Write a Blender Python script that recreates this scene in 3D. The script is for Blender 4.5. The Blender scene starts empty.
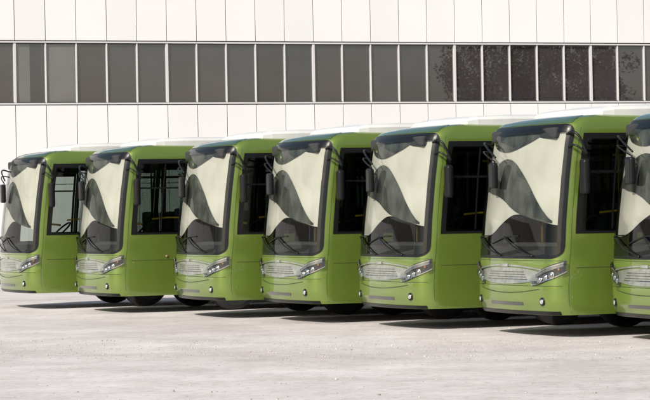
import bpy, bmesh, math, random
from mathutils import Vector, Matrix
random.seed(7)
sc = bpy.context.scene
COL = sc.collection

# ------------------------------------------------------------ materials
def mat(name, col, rough=0.5, metal=0.0, coat=0.0, spec=0.5):
    m = bpy.data.materials.new(name); m.use_nodes = True
    b = m.node_tree.nodes['Principled BSDF']
    b.inputs['Base Color'].default_value = (*col, 1)
    b.inputs['Roughness'].default_value = rough
    b.inputs['Metallic'].default_value = metal
    b.inputs['Coat Weight'].default_value = coat
    b.inputs['Coat Roughness'].default_value = 0.04
    b.inputs['Specular IOR Level'].default_value = spec
    return m
def noisy(m, c1, c2, scale=3.0, detail=6, bump=0.0, bscale=None, vec='Object', stretch=None):
    nt = m.node_tree; b = nt.nodes['Principled BSDF']
    tc = nt.nodes.new('ShaderNodeTexCoord'); n = nt.nodes.new('ShaderNodeTexNoise')
    src = tc.outputs[vec]
    if stretch:
        mp = nt.nodes.new('ShaderNodeMapping'); mp.inputs['Scale'].default_value = stretch
        nt.links.new(src, mp.inputs[0]); src = mp.outputs[0]
    n.inputs['Scale'].default_value = scale; n.inputs['Detail'].default_value = detail
    nt.links.new(src, n.inputs['Vector'])
    r = nt.nodes.new('ShaderNodeValToRGB')
    r.color_ramp.elements[0].position = 0.35; r.color_ramp.elements[1].position = 0.65
    r.color_ramp.elements[0].color = (*c1, 1); r.color_ramp.elements[1].color = (*c2, 1)
    nt.links.new(n.outputs[0], r.inputs[0]); nt.links.new(r.outputs[0], b.inputs['Base Color'])
    if bump:
        n2 = nt.nodes.new('ShaderNodeTexNoise'); n2.inputs['Scale'].default_value = bscale or scale*5
        nt.links.new(src, n2.inputs['Vector'])
        bp = nt.nodes.new('ShaderNodeBump'); bp.inputs['Strength'].default_value = bump
        bp.inputs['Distance'].default_value = 0.02
        nt.links.new(n2.outputs[0], bp.inputs['Height']); nt.links.new(bp.outputs[0], b.inputs['Normal'])
    return m
def glassmat(name, tint, refl=0.12, rough=0.01, k=.75):
    m = bpy.data.materials.new(name); m.use_nodes = True
    nt = m.node_tree; nt.nodes.clear()
    o = nt.nodes.new('ShaderNodeOutputMaterial'); mx = nt.nodes.new('ShaderNodeMixShader')
    t = nt.nodes.new('ShaderNodeBsdfTransparent'); t.inputs[0].default_value = (*tint, 1)
    g = nt.nodes.new('ShaderNodeBsdfGlossy'); g.inputs['Roughness'].default_value = rough
    f = nt.nodes.new('ShaderNodeLayerWeight'); f.inputs['Blend'].default_value = 0.25
    a = nt.nodes.new('ShaderNodeMath'); a.operation = 'MULTIPLY_ADD'
    a.inputs[1].default_value = k; a.inputs[2].default_value = refl*0.3; a.use_clamp = True
    nt.links.new(f.outputs['Fresnel'], a.inputs[0]); nt.links.new(a.outputs[0], mx.inputs[0])
    nt.links.new(t.outputs[0], mx.inputs[1]); nt.links.new(g.outputs[0], mx.inputs[2])
    nt.links.new(mx.outputs[0], o.inputs[0])
    return m

M_green = noisy(mat('green_paint', (.1,.16,.03), .3, .4, .9), (.150,.222,.034), (.18,.255,.044), 1.2)
M_teal = noisy(mat('roof_cap_reflection', (.08,.14,.08), .3, .3, .8), (.065,.125,.065), (.085,.15,.08), 1.2)  # teal reflection on the green cap, put into the base colour
M_black = mat('black_trim', (.010,.010,.011), .3, 0, 0, .25)
M_rubber = mat('rubber', (.018,.018,.018), .8)
M_silver = noisy(mat('silver_trim', (.5,.5,.45), .28, .75), (.36,.38,.33), (.52,.54,.49), 9)
M_chrome = mat('chrome', (.75,.75,.75), .12, 1)
M_lens = mat('lamp_lens', (.8,.82,.80), .12, .9, 1)
M_refl = mat('lamp_reflector', (.42,.43,.43), .22, .9, .5)
M_hous = mat('lamp_housing', (.06,.063,.066), .25, .5, 1)
M_amber = mat('amber_lens', (.3,.14,.07), .15, 0, .8)
M_white = noisy(mat('white_roof_paint', (.7,.7,.67), .35), (.56,.57,.54), (.66,.66,.62), 2)
M_int = mat('interior_lining', (.03,.03,.03), .8)
M_seat = noisy(mat('seat_fabric', (.04,.07,.09), .9), (.03,.05,.07), (.06,.09,.1), 20)
M_yel = mat('yellow_rail', (.75,.5,.03), .35)
M_cream = noisy(mat('cream_reflection', (.5,.46,.41), .9), (.47,.43,.38), (.58,.54,.49), 1.3, 3, .15, 3)  # bright windshield reflection, put into the colour of a sheet
M_sage = noisy(mat('sage_reflection', (.1,.11,.085), .9), (.008,.009,.008), (.085,.09,.075), 4, 14, .3, 20, stretch=(1,1,.6))  # dark tree reflection in the windshield, put into a sheet's colour
M_ws = glassmat('windshield_glass', (.84,.88,.84), .10, .006, .62)
M_sg = glassmat('side_glass', (.5,.55,.52), .12)
M_cover = glassmat('lamp_cover', (.92,.94,.94), .1)

# ------------------------------------------------------------ mesh helpers
def new_obj(name, verts, faces, m, smooth=False, parent=None):
    me = bpy.data.meshes.new(name); me.from_pydata(verts, [], faces); me.update()
    if m: me.materials.append(m)
    if smooth:
        for p in me.polygons: p.use_smooth = True
    return me
def add(name, me, parent):
    o = bpy.data.objects.new(name, me); COL.objects.link(o)
    if parent: o.parent = parent
    return o
def boxmesh(name, c, s, m, bev=0.0, seg=2):
    bm = bmesh.new(); bmesh.ops.create_cube(bm, size=1)
    for v in bm.verts: v.co = Vector((c[0]+v.co.x*s[0], c[1]+v.co.y*s[1], c[2]+v.co.z*s[2]))
    if bev: bmesh.ops.bevel(bm, geom=bm.edges[:], offset=bev, segments=seg, affect='EDGES', profile=.5)
    me = bpy.data.meshes.new(name); bm.to_mesh(me); bm.free(); me.materials.append(m)
    return me
def merge(name, meshes):
    bm = bmesh.new(); mats = []
    out = bpy.data.meshes.new(name)
    for me in meshes:
        n0 = len(bm.faces); bm.from_mesh(me); bm.faces.ensure_lookup_table()
        mm = me.materials[0]
        if mm not in mats: mats.append(mm); out.materials.append(mm)
        for f in bm.faces[n0:]: f.material_index = mats.index(mm)
    bm.to_mesh(out); bm.free(); return out
def tube(name, pts, r, m, n=8):
    pts = [Vector(p) for p in pts]
    q = []
    for i in range(len(pts)-1):
        p0 = pts[max(i-1,0)]; p1 = pts[i]; p2 = pts[i+1]; p3 = pts[min(i+2,len(pts)-1)]
        for k in range(5):
            t = k/5
            q.append(.5*((2*p1)+(p2-p0)*t+(2*p0-5*p1+4*p2-p3)*t*t+(-p0+3*p1-3*p2+p3)*t**3))
    q.append(pts[-1])
    V=[];F=[]
    for i,p in enumerate(q):
        d = (q[min(i+1,len(q)-1)]-q[max(i-1,0)]).normalized()
        u = d.cross(Vector((0,0,1)) if abs(d.z)<.9 else Vector((1,0,0))).normalized(); w = d.cross(u)
        for k in range(n):
            a = 2*math.pi*k/n; V.append(p+u*math.cos(a)*r+w*math.sin(a)*r)
    for i in range(len(q)-1):
        for k in range(n):
            F.append((i*n+k, i*n+(k+1)%n, (i+1)*n+(k+1)%n, (i+1)*n+k))
    F.append(tuple(range(n))[::-1]); F.append(tuple((len(q)-1)*n+k for k in range(n)))
    return new_obj(name, V, F, m, True)

# ------------------------------------------------------------ bus surface
LEN = 10.6
tab = []
for i in range(21):
    x = 1.03*i/20; tab.append((x, .11*(x/1.03)**2))
for i in range(1,17):
    t = i/16; a=(1.03,.11); b=(1.235,.155); c=(1.25,.40)
    tab.append(tuple((1-t)**2*a[k]+2*t*(1-t)*b[k]+t*t*c[k] for k in (0,1)))
tab.append((1.25, LEN))
cum=[0]
for i in range(1,len(tab)): cum.append(cum[-1]+math.dist(tab[i],tab[i-1]))
SC = cum[-2]; STOT = cum[-1]
def C(s):
    a = abs(s); sg = -1 if s<0 else 1
    a = min(a, STOT)
    for i in range(1,len(cum)):
        if a <= cum[i]+1e-9:
            t = (a-cum[i-1])/(cum[i]-cum[i-1]); p,q = tab[i-1],tab[i]
            return sg*(p[0]+(q[0]-p[0])*t), p[1]+(q[1]-p[1])*t
def interp(tb, z):
    if z<=tb[0][0]: return tb[0][1]
    for i in range(1,len(tb)):
        if z<=tb[i][0]:
            t=(z-tb[i-1][0])/(tb[i][0]-tb[i-1][0]); return tb[i-1][1]+(tb[i][1]-tb[i-1][1])*t
    return tb[-1][1]
LEAN=[(.27,.07),(.34,.03),(.45,.0),(.72,.0),(.78,.015),(1.0,.02),(1.12,.045),(1.6,.085),(2.2,.16),(2.7,.24),(2.88,.285),(2.95,.33),(3.01,.41),(3.05,.52),(3.08,.72),(3.1,1.0)]
WID=[(.27,.985),(.34,.997),(.5,1),(1.3,1),(2.75,.972),(2.88,.965),(2.95,.953),(3.01,.93),(3.05,.895),(3.08,.84),(3.1,.76)]
def raw(s,z):
    x,y = C(s)
    f = max(0, 1-y/4.0)
    return Vector((x*interp(WID,z), y+interp(LEAN,z)*f, z))
def P(s,z,off=0.0):
    p = raw(s,z)
    if off:
        e=.01
        du = raw(s+e,z)-raw(s-e,z); dv = raw(s,z+e)-raw(s,z-e)
        p = p + du.cross(dv).normalized()*off
    return p
def patch(name, s0,s1, zb, zt, off, m, ns=24, nz=10, thick=0):
    zbf = zb if callable(zb) else (lambda s:zb); ztf = zt if callable(zt) else (lambda s:zt)
    V=[];F=[]
    for i in range(ns+1):
        s=s0+(s1-s0)*i/ns; a=zbf(s); b=ztf(s)
        for j in range(nz+1):
            V.append(P(s,a+(b-a)*j/nz,off))
    w=nz+1
    for i in range(ns):
        for j in range(nz):
            F.append((i*w+j,(i+1)*w+j,(i+1)*w+j+1,i*w+j+1))
    return new_obj(name,V,F,m,True)

WT=2.72
holes=[(-1.2,1.2,1.2,2.86)]
side=[(1.56,2.55,1.47,WT),(2.63,3.9,1.28,WT),(3.98,5.3,1.28,WT),(5.38,6.7,1.28,WT),(6.78,8.1,1.28,WT),(8.18,9.6,1.28,WT)]
doors=[(-2.75,-1.56,.42,2.66),(-7.0,-5.7,.42,2.66)]
holes+=side
rs=[(-5.3,-2.83,1.28,WT),(-8.3,-7.08,1.28,WT),(-9.6,-8.38,1.28,WT)]
holes+=rs; holes+=doors
sset=set(round(-SC-.2+ i*(2*(SC+.2))/64,4) for i in range(65))
zset=set([z for z,_ in LEAN]+[z for z,_ in WID]+[.6,.9,1.4,1.8,2.0,2.4,2.55])
for h in holes: sset|={h[0],h[1]}; zset|={h[2],h[3]}
sset|={STOT,-STOT}
for k in range(2,11): sset|={k*1.0,-k*1.0}
Z=sorted(z for z in zset if z>=.27)
S=sorted(sset|set(-s for s in sset))
S=[s for k,s in enumerate(S) if k==0 or s-S[k-1]>1e-3]
def inhole(s,z): return any(h[0]<s<h[1] and h[2]<z<h[3] for h in holes)
def shell(name,off,m):
    V=[P(s,z,off) for s in S for z in Z]; w=len(Z); F=[]
    for i in range(len(S)-1):
        for j in range(w-1):
            if inhole((S[i]+S[i+1])/2,(Z[j]+Z[j+1])/2): continue
            F.append((i*w+j,(i+1)*w+j,(i+1)*w+j+1,i*w+j+1))
    n=len(S)
    for i in range(n//2):
        j=n-1-i
        if j-i<=1: continue
        a,b=i*w+w-1,(i+1)*w+w-1; c,d=(j-1)*w+w-1, j*w+w-1
        if b==c: F.append((a,b,d)) 
        else: F.append((a,b,c,d))
    for j in range(w-1):
        F.append((j,j+1,(n-1)*w+j+1,(n-1)*w+j))
    return new_obj(name,V,F,m,True)
parts={}
body=shell('body',0,M_green); parts['body']=body
parts['interior_lining']=shell('interior_lining',-.05,M_int)

def rr(s,edge,lim,amt):
    a=abs(s)
    if a<lim: return 0
    t=(a-lim)/(edge-lim); t=min(t,1)
    return amt*(1-math.sqrt(max(0,1-t*t)))
WE=1.31
wt=lambda s: 2.95-rr(s,WE,1.15,.13)
wb=lambda s: 1.06+rr(s,WE,1.1,.16)
fr=[patch('f',-WE,-1.195,wb,wt,.010,M_black,8,40),patch('f',1.195,WE,wb,wt,.010,M_black,8,40),
    patch('f',-1.195,1.195,2.84,wt,.010,M_black,40,4),patch('f',-1.195,1.195,wb,1.235,.010,M_black,40,6)]
parts['windshield_surround']=merge('windshield_surround',fr)
parts['windshield']=patch('windshield',-WE+.03,WE-.06,lambda s:wb(s)+.04,lambda s:wt(s)-.03,.018,M_ws,64,40)
parts['roof_cap_reflection_band']=patch('cap_reflection',-1.22,1.22,2.965,lambda s:3.085-rr(s,1.22,1.0,.05),.006,M_teal,48,8)  # overlay band carrying the cap's painted reflection tint

def u2s(u): return -1.2+2.4*u
def v2z(v): return 1.2+1.66*v
def reflection_sheet(name,ulist,off,m,n=48):  # added sheet, cut to a reflection's outline, just behind the windshield
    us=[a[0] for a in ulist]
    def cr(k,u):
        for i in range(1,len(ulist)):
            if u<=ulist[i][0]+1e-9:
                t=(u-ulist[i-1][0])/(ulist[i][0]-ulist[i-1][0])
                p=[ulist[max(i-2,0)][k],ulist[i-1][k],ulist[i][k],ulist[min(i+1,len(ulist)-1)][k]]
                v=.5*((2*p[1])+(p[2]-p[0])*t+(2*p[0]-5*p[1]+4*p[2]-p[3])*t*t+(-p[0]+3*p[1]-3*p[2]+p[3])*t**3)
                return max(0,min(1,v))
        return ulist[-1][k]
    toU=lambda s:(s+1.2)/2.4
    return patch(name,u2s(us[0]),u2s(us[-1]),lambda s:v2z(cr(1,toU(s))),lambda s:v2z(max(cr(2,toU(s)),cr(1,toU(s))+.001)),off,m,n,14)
cream=[reflection_sheet('c',[(0.0,.10,.99),(.12,.10,.99),(.25,.14,.99),(.38,.22,.99),(.52,.29,.99),(.66,.29,.99),(.8,.25,.99),(.9,.22,.99),(1.0,.20,.99)],-.03,M_cream)]
sage=[reflection_sheet('g',[(.05,.97,.99),(.12,.89,1.),(.24,.85,1.),(.38,.84,1.),(.52,.87,1.),(.66,.92,1.),(.8,.98,1.)],-.022,M_sage),
      reflection_sheet('g',[(.03,.50,.51),(.08,.50,.60),(.16,.48,.69),(.27,.46,.76),(.38,.42,.78),(.48,.36,.75),(.58,.31,.67),(.68,.28,.56),(.78,.25,.42),(.88,.23,.30),(.95,.22,.24)],-.018,M_sage)]
parts['reflection_cream']=merge('reflection_cream',cream)  # painted bright reflection, no real part of the bus
parts['reflection_sage']=merge('reflection_sage',sage)  # painted dark reflection, layered in front of the cream sheet

def band(sign):
    out=[]
    if sign>0:
        out.append(patch('b',1.46,9.68,WT,2.82,.004,M_black,30,2))
        out.append(patch('b',1.46,2.59,1.41,1.47,.004,M_black,10,2))
        out.append(patch('b',2.59,9.68,1.22,1.28,.004,M_black,20,2))
        xs=[1.46]+[v for h in side for v in (h[0],h[1])]+[9.68]
        for k in range(0,len(xs),2): out.append(patch('b',xs[k],xs[k+1],1.28 if k>1 else 1.41,WT,.0055,M_black,2,8))
    else:
        out.append(patch('b',-9.68,-1.50,WT,2.82,.004,M_black,30,2))
    return merge('side_window_band',out)
parts['window_band']=band(1); parts['window_band_kerbside']=band(-1)
parts['side_windows']=merge('side_windows',[patch('w',h[0]-.02,h[1]+.02,h[2]-.02,h[3]+.02,.010,M_sg,6,8) for h in side+rs+doors])
parts['window_bars']=merge('window_bars',[patch('w',2.03,2.06,1.47,WT,.014,M_black,1,6),patch('w',1.56,2.55,2.26,2.29,.014,M_black,6,1)]+
   [patch('w',h[0],h[1],2.3,2.33,.014,M_black,6,1) for h in side[1:]])
df=[]
for d in doors:
    mid=(d[0]+d[1])/2
    for a in (d[0],mid-.03,d[1]-.05): df.append(patch('d',a,a+.05,d[2],d[3],.018,M_black,1,8))
    df.append(patch('d',d[0],d[1],d[2],d[2]+.08,.016,M_black,6,1)); df.append(patch('d',d[0],d[1],d[3]-.06,d[3],.016,M_black,6,1))
parts['doors']=merge('doors',df)
seam=mat('panel_gap',(.03,.05,.015),.7)
sm=[patch('s',-1.3,1.3,.675,.683,.003,seam,40,1),patch('s',-1.3,1.3,1.03,1.036,.003,seam,40,1),
    patch('s',1.395,1.40,.3,2.9,.003,seam,1,20),patch('s',-1.40,-1.395,.3,2.9,.003,seam,1,20),
    patch('s',1.5,9.7,.93,.936,.003,seam,30,1)]
for k in range(3,10): sm.append(patch('s',k*1.0,k*1.0+.006,.3,1.2,.003,seam,1,6))
parts['panel_gaps']=merge('panel_gaps',sm)
gz0=lambda s: .70+.05*(s/.86)**2; gz1=lambda s:.93-.05*abs(s/.86)**3
gr=[patch('g',-.86,.86,gz0,gz1,.012,M_silver,40,6)]
for k in range(4):
    z=.76+.036*k; gr.append(patch('g',-.62+.03*k,.62-.03*k,z,z+.010,.016,M_hous,30,1))
gr.append(patch('g',-.95,.95,lambda s:.955-.06*(s/.95)**2,lambda s:.975-.06*(s/.95)**2,.016,M_silver,30,1))
gr.append(patch('g',-.10,.10,.945,.985,.022,M_silver,4,3))
parts['grille']=merge('grille',gr)
bp=[patch('b',-1.25,1.25,.275,.325,.006,M_black,40,2),
    patch('b',-.5,.5,.40,.445,.005,M_hous,20,3),
    patch('b',-.9,.9,lambda s:.57+.06*(s/.9)**2,lambda s:.58+.06*(s/.9)**2,.006,seam,20,1)]
parts['bumper_trim']=merge('bumper_trim',bp)
hl=[];cov=[]
def disc(s,z,off,r,m,depth=.03,sy=1):
    bm=bmesh.new(); bmesh.ops.create_uvsphere(bm,u_segments=20,v_segments=10,radius=1)
    p=P(s,z,off); n=(P(s,z,off+.01)-p).normalized()
    R=n.to_track_quat('Z','Y').to_matrix()
    for v in bm.verts: v.co=p+R@Vector((v.co.x*r,v.co.y*r*sy,v.co.z*depth))
    for f in bm.faces: f.smooth=True
    me=bpy.data.meshes.new('d'); bm.to_mesh(me); bm.free(); me.materials.append(m); return me
HO=-.06
for sg in (-1,1):
    a,b=(.74,1.35) if sg>0 else (-1.35,-.74)
    tt=lambda s:min(1,max(0,(abs(s)-.74)/.61))
    zb=lambda s:.745+HO+.19*tt(s)**1.7
    zt=lambda s:.875+HO+.225*tt(s)**.75
    hl.append(patch('h',a,b,zb,zt,.008,M_hous,20,6))
    a2,b2=(.82,1.31) if sg>0 else (-1.31,-.82)
    hl.append(patch('h',a2,b2,lambda s:zt(s)-.075,lambda s:zt(s)-.018,.018,M_refl,20,3))
    hl.append(patch('h',a2,b2,lambda s:zt(s)-.032,lambda s:zt(s)-.016,.024,M_lens,20,1))
    hl.append(patch('h',a,b,lambda s:zb(s),lambda s:zb(s)+.014,.02,M_chrome,20,1))
    for (s_,r_) in ((.90,.047),(1.02,.047),(1.14,.042)):
        z_=zb(s_)+.014+r_
        hl.append(disc(sg*s_,z_,.006,r_+.008,M_chrome,.012)); hl.append(disc(sg*s_,z_,.012,r_*.82,M_refl,.02))
    hl.append(disc(sg*1.25,(zb(1.25)+zt(1.25))/2-.01,.010,.024,M_amber))
    cov.append(patch('h',a,b,zb,zt,.045,M_cover,20,6))
    hl.append(disc(sg*.97,.46,.004,.06,M_black,.02)); hl.append(disc(sg*.97,.46,.014,.038,M_lens,.018))
    hl.append(disc(sg*2.2,1.0,.004,.025,M_amber,.02))
parts['headlights']=merge('headlights',hl); parts['headlight_covers']=merge('headlight_covers',cov)
wp=[]
for s0,s1 in ((-.15,-1.0),(.75,-.05)):
    wp.append(tube('w',[P(s0,1.09,.03),P((s0+s1)/2,1.2,.06),P(s1,1.36,.045)],.012,M_black))
    wp.append(tube('w',[P(s1-.42 if s1>-.5 else -1.25,1.27,.03),P(s1,1.36,.035),P(s1+.4,1.38,.03)],.010,M_black))
parts['wipers']=merge('wipers',wp)
mr=[]
MX=-.45
mr.append(tube('m',[P(-1.2,2.70,.0),P(-1.08,2.72,.12),P(-.8,2.66,.16),P(MX,2.5,.12)],.015,M_black))
mr.append(tube('m',[P(-1.22,2.60,.0),P(-1.05,2.60,.12),P(-.75,2.53,.15),P(MX,2.44,.12)],.012,M_black))
c=P(MX,2.24,.12); mr.append(boxmesh('m',c,(.18,.09,.38),M_black,.035,3))
mr.append(tube('m',[P(1.2,2.80,.0),P(1.28,2.82,.10),P(1.36,2.74,.16),P(1.46,2.5,.18)],.018,M_black))
mr.append(tube('m',[P(1.25,2.62,.0),P(1.33,2.64,.10),P(1.46,2.52,.18)],.014,M_black))
c=P(1.46,2.2,.17); mr.append(boxmesh('m',c,(.17,.11,.50),M_black,.045,3))
parts['mirrors']=merge('mirrors',mr)
V=[];F=[]
ys=[(1.0,.98,0.0),(1.08,1.03,.09),(1.25,1.06,.13),(1.8,1.08,.15),(9.6,1.08,.15),(10.0,1.04,.08)]
xs=[-1,-1,-.97,-.9,-.5,0,.5,.9,.97,1,1]; hz=[-.08,.5,.8,.95,1,1.06,1,.95,.8,.5,-.08]
for y,w,h in ys:
    for x,q in zip(xs,hz): V.append((x*w,y,3.06+ (.03+h*q if q>0 else -.05)))
n=len(xs)
for i in range(len(ys)-1):
    for k in range(n-1): F.append((i*n+k,i*n+k+1,(i+1)*n+k+1,(i+1)*n+k))
F.append(tuple(range(n))); F.append(tuple((len(ys)-1)*n+k for k in range(n))[::-1])
parts['roof_fairing']=new_obj('roof_fairing',V,F,M_white,False)
parts['roof_air_conditioner']=boxmesh('ac',(0,6.4,3.24),(1.7,2.8,.14),M_white,.05,3)
wh=[]
def wheel(x,y):
    bm=bmesh.new(); prof=[(.20,.02),(.27,.06),(.29,.13),(.40,.14),(.465,.12),(.485,.08),(.485,-.08),(.465,-.12),(.40,-.14)]
    n=36; vs=[]
    for k in range(n):
        a=2*math.pi*k/n
        vs.append([bm.verts.new((x+(w if x>0 else -w),y+r*math.cos(a),.485+r*math.sin(a))) for r,w in prof])
    for k in range(n):
        for j in range(len(prof)-1): bm.faces.new((vs[k][j],vs[(k+1)%n][j],vs[(k+1)%n][j+1],vs[k][j+1]))
    bm.faces.new([v[0] for v in vs])
    me=bpy.data.meshes.new('w'); bm.to_mesh(me); bm.free(); me.materials.append(M_rubber); return me
for x in (-1.06,1.06):
    for y in (2.55,8.1): wh.append(wheel(x,y))
wh.append(boxmesh('ax',(0,2.55,.45),(1.9,.14,.14),M_rubber)); wh.append(boxmesh('ax',(0,8.1,.45),(1.9,.2,.2),M_rubber))
parts['wheels']=merge('wheels',wh)
parts['hubs']=merge('hubs',[boxmesh('h',(x,y,.485),(.06,.26,.26),M_silver,.025) for x in (-1.09,1.09) for y in (2.55,8.1)])
arch=[]
for yc in (2.55,8.1):
    for sg in (1,-1):
        sc0=SC+(yc-.40)
        zt2=lambda s,sc0=sc0:max(.285,.30+math.sqrt(max(0,.60**2-(abs(s)-sc0)**2))*1.22)
        a,b=(sc0-.6,sc0+.6) if sg>0 else (-sc0-.6,-sc0+.6)
        arch.append(patch('a',a,b,.272,zt2,.006,M_rubber,30,6))
parts['wheel_arches']=merge('wheel_arches',arch)
it=[boxmesh('i',(0,5.4,.62),(2.3,9.8,.05),M_int),boxmesh('i',(0,.62,1.15),(2.1,.5,.26),M_int,.08,3),boxmesh('i',(0,.52,2.83),(2.0,.4,.16),M_int,.03),
    boxmesh('i',(.65,1.95,1.7),(1.0,.04,1.5),M_int,.01)]
parts['cabin']=merge('cabin',it)
st=[]
def seat(x,y,z):
    st.append(boxmesh('s',(x,y,z),(.44,.42,.1),M_seat,.04,2)); st.append(boxmesh('s',(x,y+.22,z+.38),(.44,.1,.72),M_seat,.045,2)); st.append(boxmesh('s',(x,y+.02,z-.24),(.1,.1,.42),M_int))
seat(.62,1.45,1.15)
for k in range(8):
    for x in (-.95,-.5,.5,.95): seat(x,2.6+.85*k,1.1)
parts['seats']=merge('seats',st)
rl=[]
for k in range(7):
    for x in (-.35,.35): rl.append(tube('r',[(x,2.1+1.1*k,.7),(x,2.1+1.1*k,1.7),(x,2.1+1.1*k,2.85)],.02,M_yel))
for x in (-.35,.35): rl.append(tube('r',[(x,2,2.55),(x,5,2.55),(x,9,2.55)],.018,M_yel))
rl.append(tube('r',[(-.6,.95,.9),(-.6,.95,1.6),(-.2,1.0,1.62),(.1,1.1,1.6)],.02,M_yel))
rl.append(tube('r',[(1.12,.95,1.70),(1.12,1.3,1.72),(1.12,1.7,1.70)],.016,M_yel))
rl.append(tube('r',[(1.12,1.7,1.45),(1.12,1.7,1.75),(1.0,1.72,2.3)],.016,M_yel))
parts['handrails']=merge('handrails',rl)
N=28
pts=[Vector((.62+.23*math.cos(2*math.pi*k/N),.98+.17*math.sin(2*math.pi*k/N),1.5+.15*math.sin(2*math.pi*k/N))) for k in range(N+1)]
parts['steering_wheel']=tube('sw',pts,.018,M_black,6)
for nm,me in parts.items(): me.name=nm

# ------------------------------------------------------------ place buses
F_PX=2400.0
data=[(-2,49.3),(75,46.6),(174,43.6),(260,41.2),(358,38.5),(478,35.6),(611,33.2)]
for i,(px,D) in enumerate(data):
    th=math.radians(67.5+[.3,-.4,.5,-.3,.2,0,-.2][i])
    ex=Vector((math.cos(th),-math.sin(th),0)); ey=Vector((math.sin(th),math.cos(th),0))
    o=Vector(((px-325)*D/F_PX,D,0))+ex*1.25
    for it_ in range(4):
        best=min((( (o+ex*C(s/50)[0]+ey*C(s/50)[1]) for s in range(-90,0))),key=lambda p:p.x/p.y)
        o.x+= ((px-325)/F_PX-best.x/best.y)*best.y; o.y+=D-best.y
    e=bpy.data.objects.new('city_bus',None); COL.objects.link(e)
    e.location=o; e.rotation_euler=(0,0,-th)
    for nm,me in parts.items():
        ob=add(nm,me,e)
        if nm not in('wheels','hubs'): ob.location.z=.05

# ------------------------------------------------------------ building
bdir=Vector((.955,.297,0)).normalized()
org=Vector((-10.83,80,0))
bld=bpy.data.objects.new('factory_building',None); COL.objects.link(bld)
bld.location=org; bld.rotation_euler=(0,0,math.atan2(bdir.y,bdir.x))
PW=1.045; PH=.58
W0,W1=5.62,7.69
x_first=PH-PW*70; n_p=150
M_panel=noisy(mat('white_cladding',(.8,.79,.77),.45),(.695,.69,.68),(.72,.715,.705),.2,3)
M_panel2=noisy(mat('white_cladding_b',(.78,.77,.76),.5),(.67,.665,.655),(.70,.695,.685),.2,3)
M_seam=mat('cladding_joint',(.33,.32,.31),.8)
M_alu=mat('window_frame_aluminium',(.62,.61,.60),.4,.2)
M_dk=mat('window_gasket',(.05,.05,.05),.6)
def glasspane(name,c,ior=2.8):
    m=noisy(mat(name,c,.01,0,0,.5),tuple(v*.85 for v in c),tuple(v*1.1 for v in c),.6)
    m.node_tree.nodes['Principled BSDF'].inputs['IOR'].default_value=ior
    return m
M_g=[glasspane('tinted_pane',(.050,.041,.044)),glasspane('tinted_pane_dark',(.038,.031,.034)),glasspane('pane_with_blind',(.13,.125,.12))]
pa=[];pb=[];jt=[];wn=[];mu=[]
rows=[(0.35,2.9),(2.92,W0-.06),(W1+.06,9.75),(9.77,11.6)]
for k in range(n_p):
    xa=x_first+k*PW; xb=xa+PW
    for r,(a,b) in enumerate(rows):
        me=boxmesh('p',((xa+xb)/2,.05,(a+b)/2),(PW-.022,.08,b-a),M_panel if random.random()<.6 else M_panel2,.006,1)
        tw=random.uniform(-.004,.004)
        for v in me.vertices: v.co.y+=tw*(v.co.x-xa)
        pa.append(me)
    r=random.random(); m=M_g[0] if r<.75 else M_g[1]
    pan=boxmesh('g',((xa+xb)/2,.12,(W0+W1)/2),(PW-.04,.02,W1-W0-.06),m)
    tw=random.uniform(-.004,.004); tz=random.uniform(-.003,.003)
    for v in pan.vertices: v.co.y+=tw*(v.co.x-(xa+xb)/2)+tz*(v.co.z-6.6)
    wn.append(pan)
    if random.random()<.08:
        f=random.choice([.4,.5,1.0]); wn.append(boxmesh('g',(xa+.03+f*(PW-.08)/2,.106,(W0+W1)/2),(f*(PW-.08),.004,W1-W0-.1),M_g[2]))
    wdt=.05 if k%5 else .09
    mu.append(boxmesh('m',(xa,.075,(W0+W1)/2),(wdt,.09,W1-W0-.06),M_alu,.006,1))
jt.append(boxmesh('b',(x_first+n_p*PW/2,.55,5.8),(n_p*PW,.8,11.5),M_seam))
mu.append(boxmesh('b',(x_first+n_p*PW/2,.07,W0+.0),(n_p*PW,.13,.05),M_alu))
mu.append(boxmesh('b',(x_first+n_p*PW/2,.07,W1),(n_p*PW,.13,.05),M_alu))
mu.append(boxmesh('b',(x_first+n_p*PW/2,.09,W0+.045),(n_p*PW,.08,.035),M_dk))
mu.append(boxmesh('b',(x_first+n_p*PW/2,.09,W1-.045),(n_p*PW,.08,.035),M_dk))
add('cladding_panels',merge('cladding_panels',pa),bld); add('wall_core',merge('wall_core',jt),bld)
add('window_panes',merge('window_panes',wn),bld); add('mullions',merge('mullions',mu),bld)
add('plinth',boxmesh('plinth',(x_first+n_p*PW/2,.03,.17),(n_p*PW,.16,.34),M_seam),bld)
add('roof_slab',boxmesh('roof_slab',(x_first+n_p*PW/2,15,11.7),(n_p*PW,30,.2),M_panel2),bld)
add('rear_walls',boxmesh('rear_walls',(x_first+n_p*PW/2,15.5,5.7),(n_p*PW-.4,29,11.4),M_panel2),bld)

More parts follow.
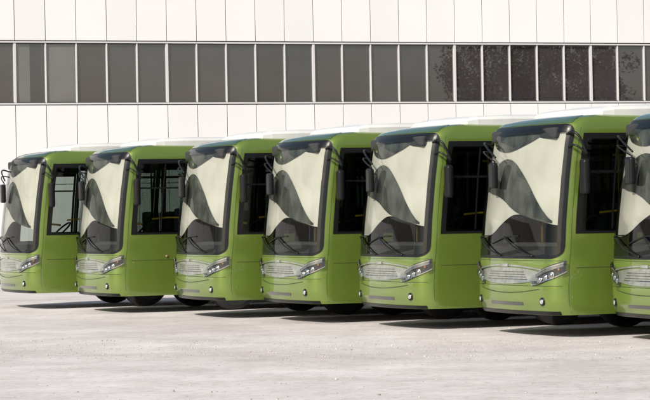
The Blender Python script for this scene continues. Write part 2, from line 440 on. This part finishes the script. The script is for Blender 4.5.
# ------------------------------------------------------------ ground
gm=mat('yard_concrete',(.5,.46,.42),.85)
nt=gm.node_tree; b=nt.nodes['Principled BSDF']
tc=nt.nodes.new('ShaderNodeTexCoord')
def NZ(scale,det,rough=.6):
    n=nt.nodes.new('ShaderNodeTexNoise'); n.inputs['Scale'].default_value=scale; n.inputs['Detail'].default_value=det; n.inputs['Roughness'].default_value=rough
    nt.links.new(tc.outputs['Object'],n.inputs['Vector']); return n
def ramp(src,p0,p1,c0,c1):
    r=nt.nodes.new('ShaderNodeValToRGB'); r.color_ramp.elements[0].position=p0; r.color_ramp.elements[1].position=p1
    r.color_ramp.elements[0].color=(*c0,1); r.color_ramp.elements[1].color=(*c1,1); nt.links.new(src,r.inputs[0]); return r.outputs[0]
def mul(a,bb,f=1):
    m=nt.nodes.new('ShaderNodeMix'); m.data_type='RGBA'; m.blend_type='MULTIPLY'; m.inputs[0].default_value=f
    nt.links.new(a,m.inputs[6]); nt.links.new(bb,m.inputs[7]); return m.outputs[2]
c=ramp(NZ(.14,8).outputs[0],.38,.62,(.55,.505,.48),(.69,.65,.62))
c=mul(c,ramp(NZ(.9,9,.7).outputs[0],.35,.6,(.80,.79,.78),(1,1,1)))
c=mul(c,ramp(NZ(8,6,.75).outputs[0],.34,.5,(.74,.73,.72),(1,1,1)))
nt.links.new(c,b.inputs['Base Color'])
bp=nt.nodes.new('ShaderNodeBump'); bp.inputs['Strength'].default_value=.4; bp.inputs['Distance'].default_value=.02
nt.links.new(NZ(9,8,.7).outputs[0],bp.inputs['Height']); nt.links.new(bp.outputs[0],b.inputs['Normal'])
g=add('ground',new_obj('ground',[(-1500,-1500,0),(1500,-1500,0),(1500,1500,0),(-1500,1500,0)],[(0,1,2,3)],gm),None)
bm=bmesh.new()
for k in range(1500):
    y=random.uniform(22,37); x=random.uniform(-.15,.15)*y*1.1
    if random.random()<.7: y=random.uniform(29.5,34)-x*.35
    r=random.uniform(.004,.013)*(1 if random.random()<.96 else 1.8)
    M=Matrix.Translation((x,y,r*.3))@Matrix.Rotation(random.random()*6,4,'Z')@Matrix.Diagonal((r*random.uniform(.7,1.4),r,r*.6,1))
    bmesh.ops.create_icosphere(bm,subdivisions=1,radius=1,matrix=M)
me=bpy.data.meshes.new('gravel'); bm.to_mesh(me); bm.free()
me.materials.append(noisy(mat('stone',(.4,.37,.34),.9),(.30,.275,.255),(.6,.56,.52),3))
add('gravel',me,None)

# ------------------------------------------------------------ trees (seen in the building's windows)
M_bark=mat('bark',(.06,.045,.03),.9)
M_leaf=noisy(mat('foliage',(.06,.09,.03),.7),(.03,.05,.016),(.075,.11,.035),.8)
def tree(x,y,h,seed):
    rnd=random.Random(seed)
    e=bpy.data.objects.new('deciduous_tree',None); COL.objects.link(e); e.location=(x,y,0)
    ms=[]
    def limb(p,q,r): 
        mid=(Vector(p)+Vector(q))/2+Vector((rnd.uniform(-.2,.2),rnd.uniform(-.2,.2),.1)); ms.append(tube('l',[p,mid,q],r,M_bark,7))
    limb((0,0,0),(.1,0,h*.35),.24); limb((.1,0,h*.35),(0,.1,h*.7),.16); limb((0,.1,h*.7),(0,0,h*.92),.08)
    tips=[]
    for k in range(15):
        a=rnd.uniform(0,6.28); z0=h*rnd.uniform(.28,.75); L=h*rnd.uniform(.10,.2)
        q=(math.cos(a)*L,math.sin(a)*L,z0+h*rnd.uniform(.05,.2)); limb((0,0,z0),q,.06); tips.append(q)
    tips+= [(0,0,h*.95),(0,0,h*.85),(0,0,h*.7),(.5,.3,h*.6)]
    add('trunk_and_limbs',merge('trunk_and_limbs',ms),e)
    V=[];F=[]
    for t in tips:
        for c in range(5):
            cc=Vector(t)+Vector([rnd.gauss(0,h*.045) for _ in range(3)])
            R=h*rnd.uniform(.04,.07)
            for l in range(80):
                d=Vector([rnd.gauss(0,1) for _ in range(3)]).normalized()*R*rnd.random()**.4
                p=cc+d; u=Vector([rnd.gauss(0,1) for _ in range(3)]).normalized(); w=u.orthogonal().normalized(); s=rnd.uniform(.08,.17)
                i=len(V); V+= [p-u*s,p+w*s*.5,p+u*s,p-w*s*.5]; F.append((i,i+1,i+2,i+3))
    add('crown',new_obj('crown',V,F,M_leaf),e)
def wpt(px,t):
    d=Vector(((px-325)/F_PX,1,0)); n_=Vector((bdir.y,-bdir.x,0))
    k=((org).dot(n_))/d.dot(n_); hit=d*k; r=(d-2*d.dot(n_)*n_).normalized(); return hit+r*t
for px,t,h,sd in ((494,70,12.5,1),(535,66,15,2),(562,72,12.0,3),(590,68,14,4)):
    q=wpt(px,t); tree(q.x,q.y,h,sd)

# ------------------------------------------------------------ light
az=Vector((-.60,-.80,0)).normalized(); EL=math.radians(39)
tosun=Vector((az.x*math.cos(EL),az.y*math.cos(EL),math.sin(EL)))
L=bpy.data.lights.new('sun','SUN'); L.energy=4.6; L.angle=math.radians(.6); L.color=(1,.96,.905)
so=bpy.data.objects.new('sun',L); COL.objects.link(so); so.rotation_euler=tosun.to_track_quat('Z','Y').to_euler()
so.location=(0,0,30)
w=bpy.data.worlds.new('World'); sc.world=w; w.use_nodes=True
nt=w.node_tree; bg=nt.nodes['Background']; sk=nt.nodes.new('ShaderNodeTexSky'); sk.sky_type='NISHITA'; sk.sun_disc=False
sk.sun_elevation=EL; sk.sun_rotation=math.atan2(az.x,az.y); sk.dust_density=3.0; sk.air_density=1.0
nt.links.new(sk.outputs[0],bg.inputs[0]); bg.inputs[1].default_value=.115
sc.view_settings.view_transform='Standard'; sc.view_settings.look='None'; sc.view_settings.exposure=0

# ------------------------------------------------------------ camera
cd=bpy.data.cameras.new('camera'); cd.sensor_width=36; cd.lens=F_PX/650*36; cd.clip_end=5000; cd.clip_start=.1
cam=bpy.data.objects.new('camera',cd); COL.objects.link(cam); sc.camera=cam
R=Matrix.Rotation(math.radians(90+.29),4,'X')@Matrix.Rotation(math.radians(-1.0),4,'Z')
cam.matrix_world=Matrix.Translation((0,0,1.82))@R
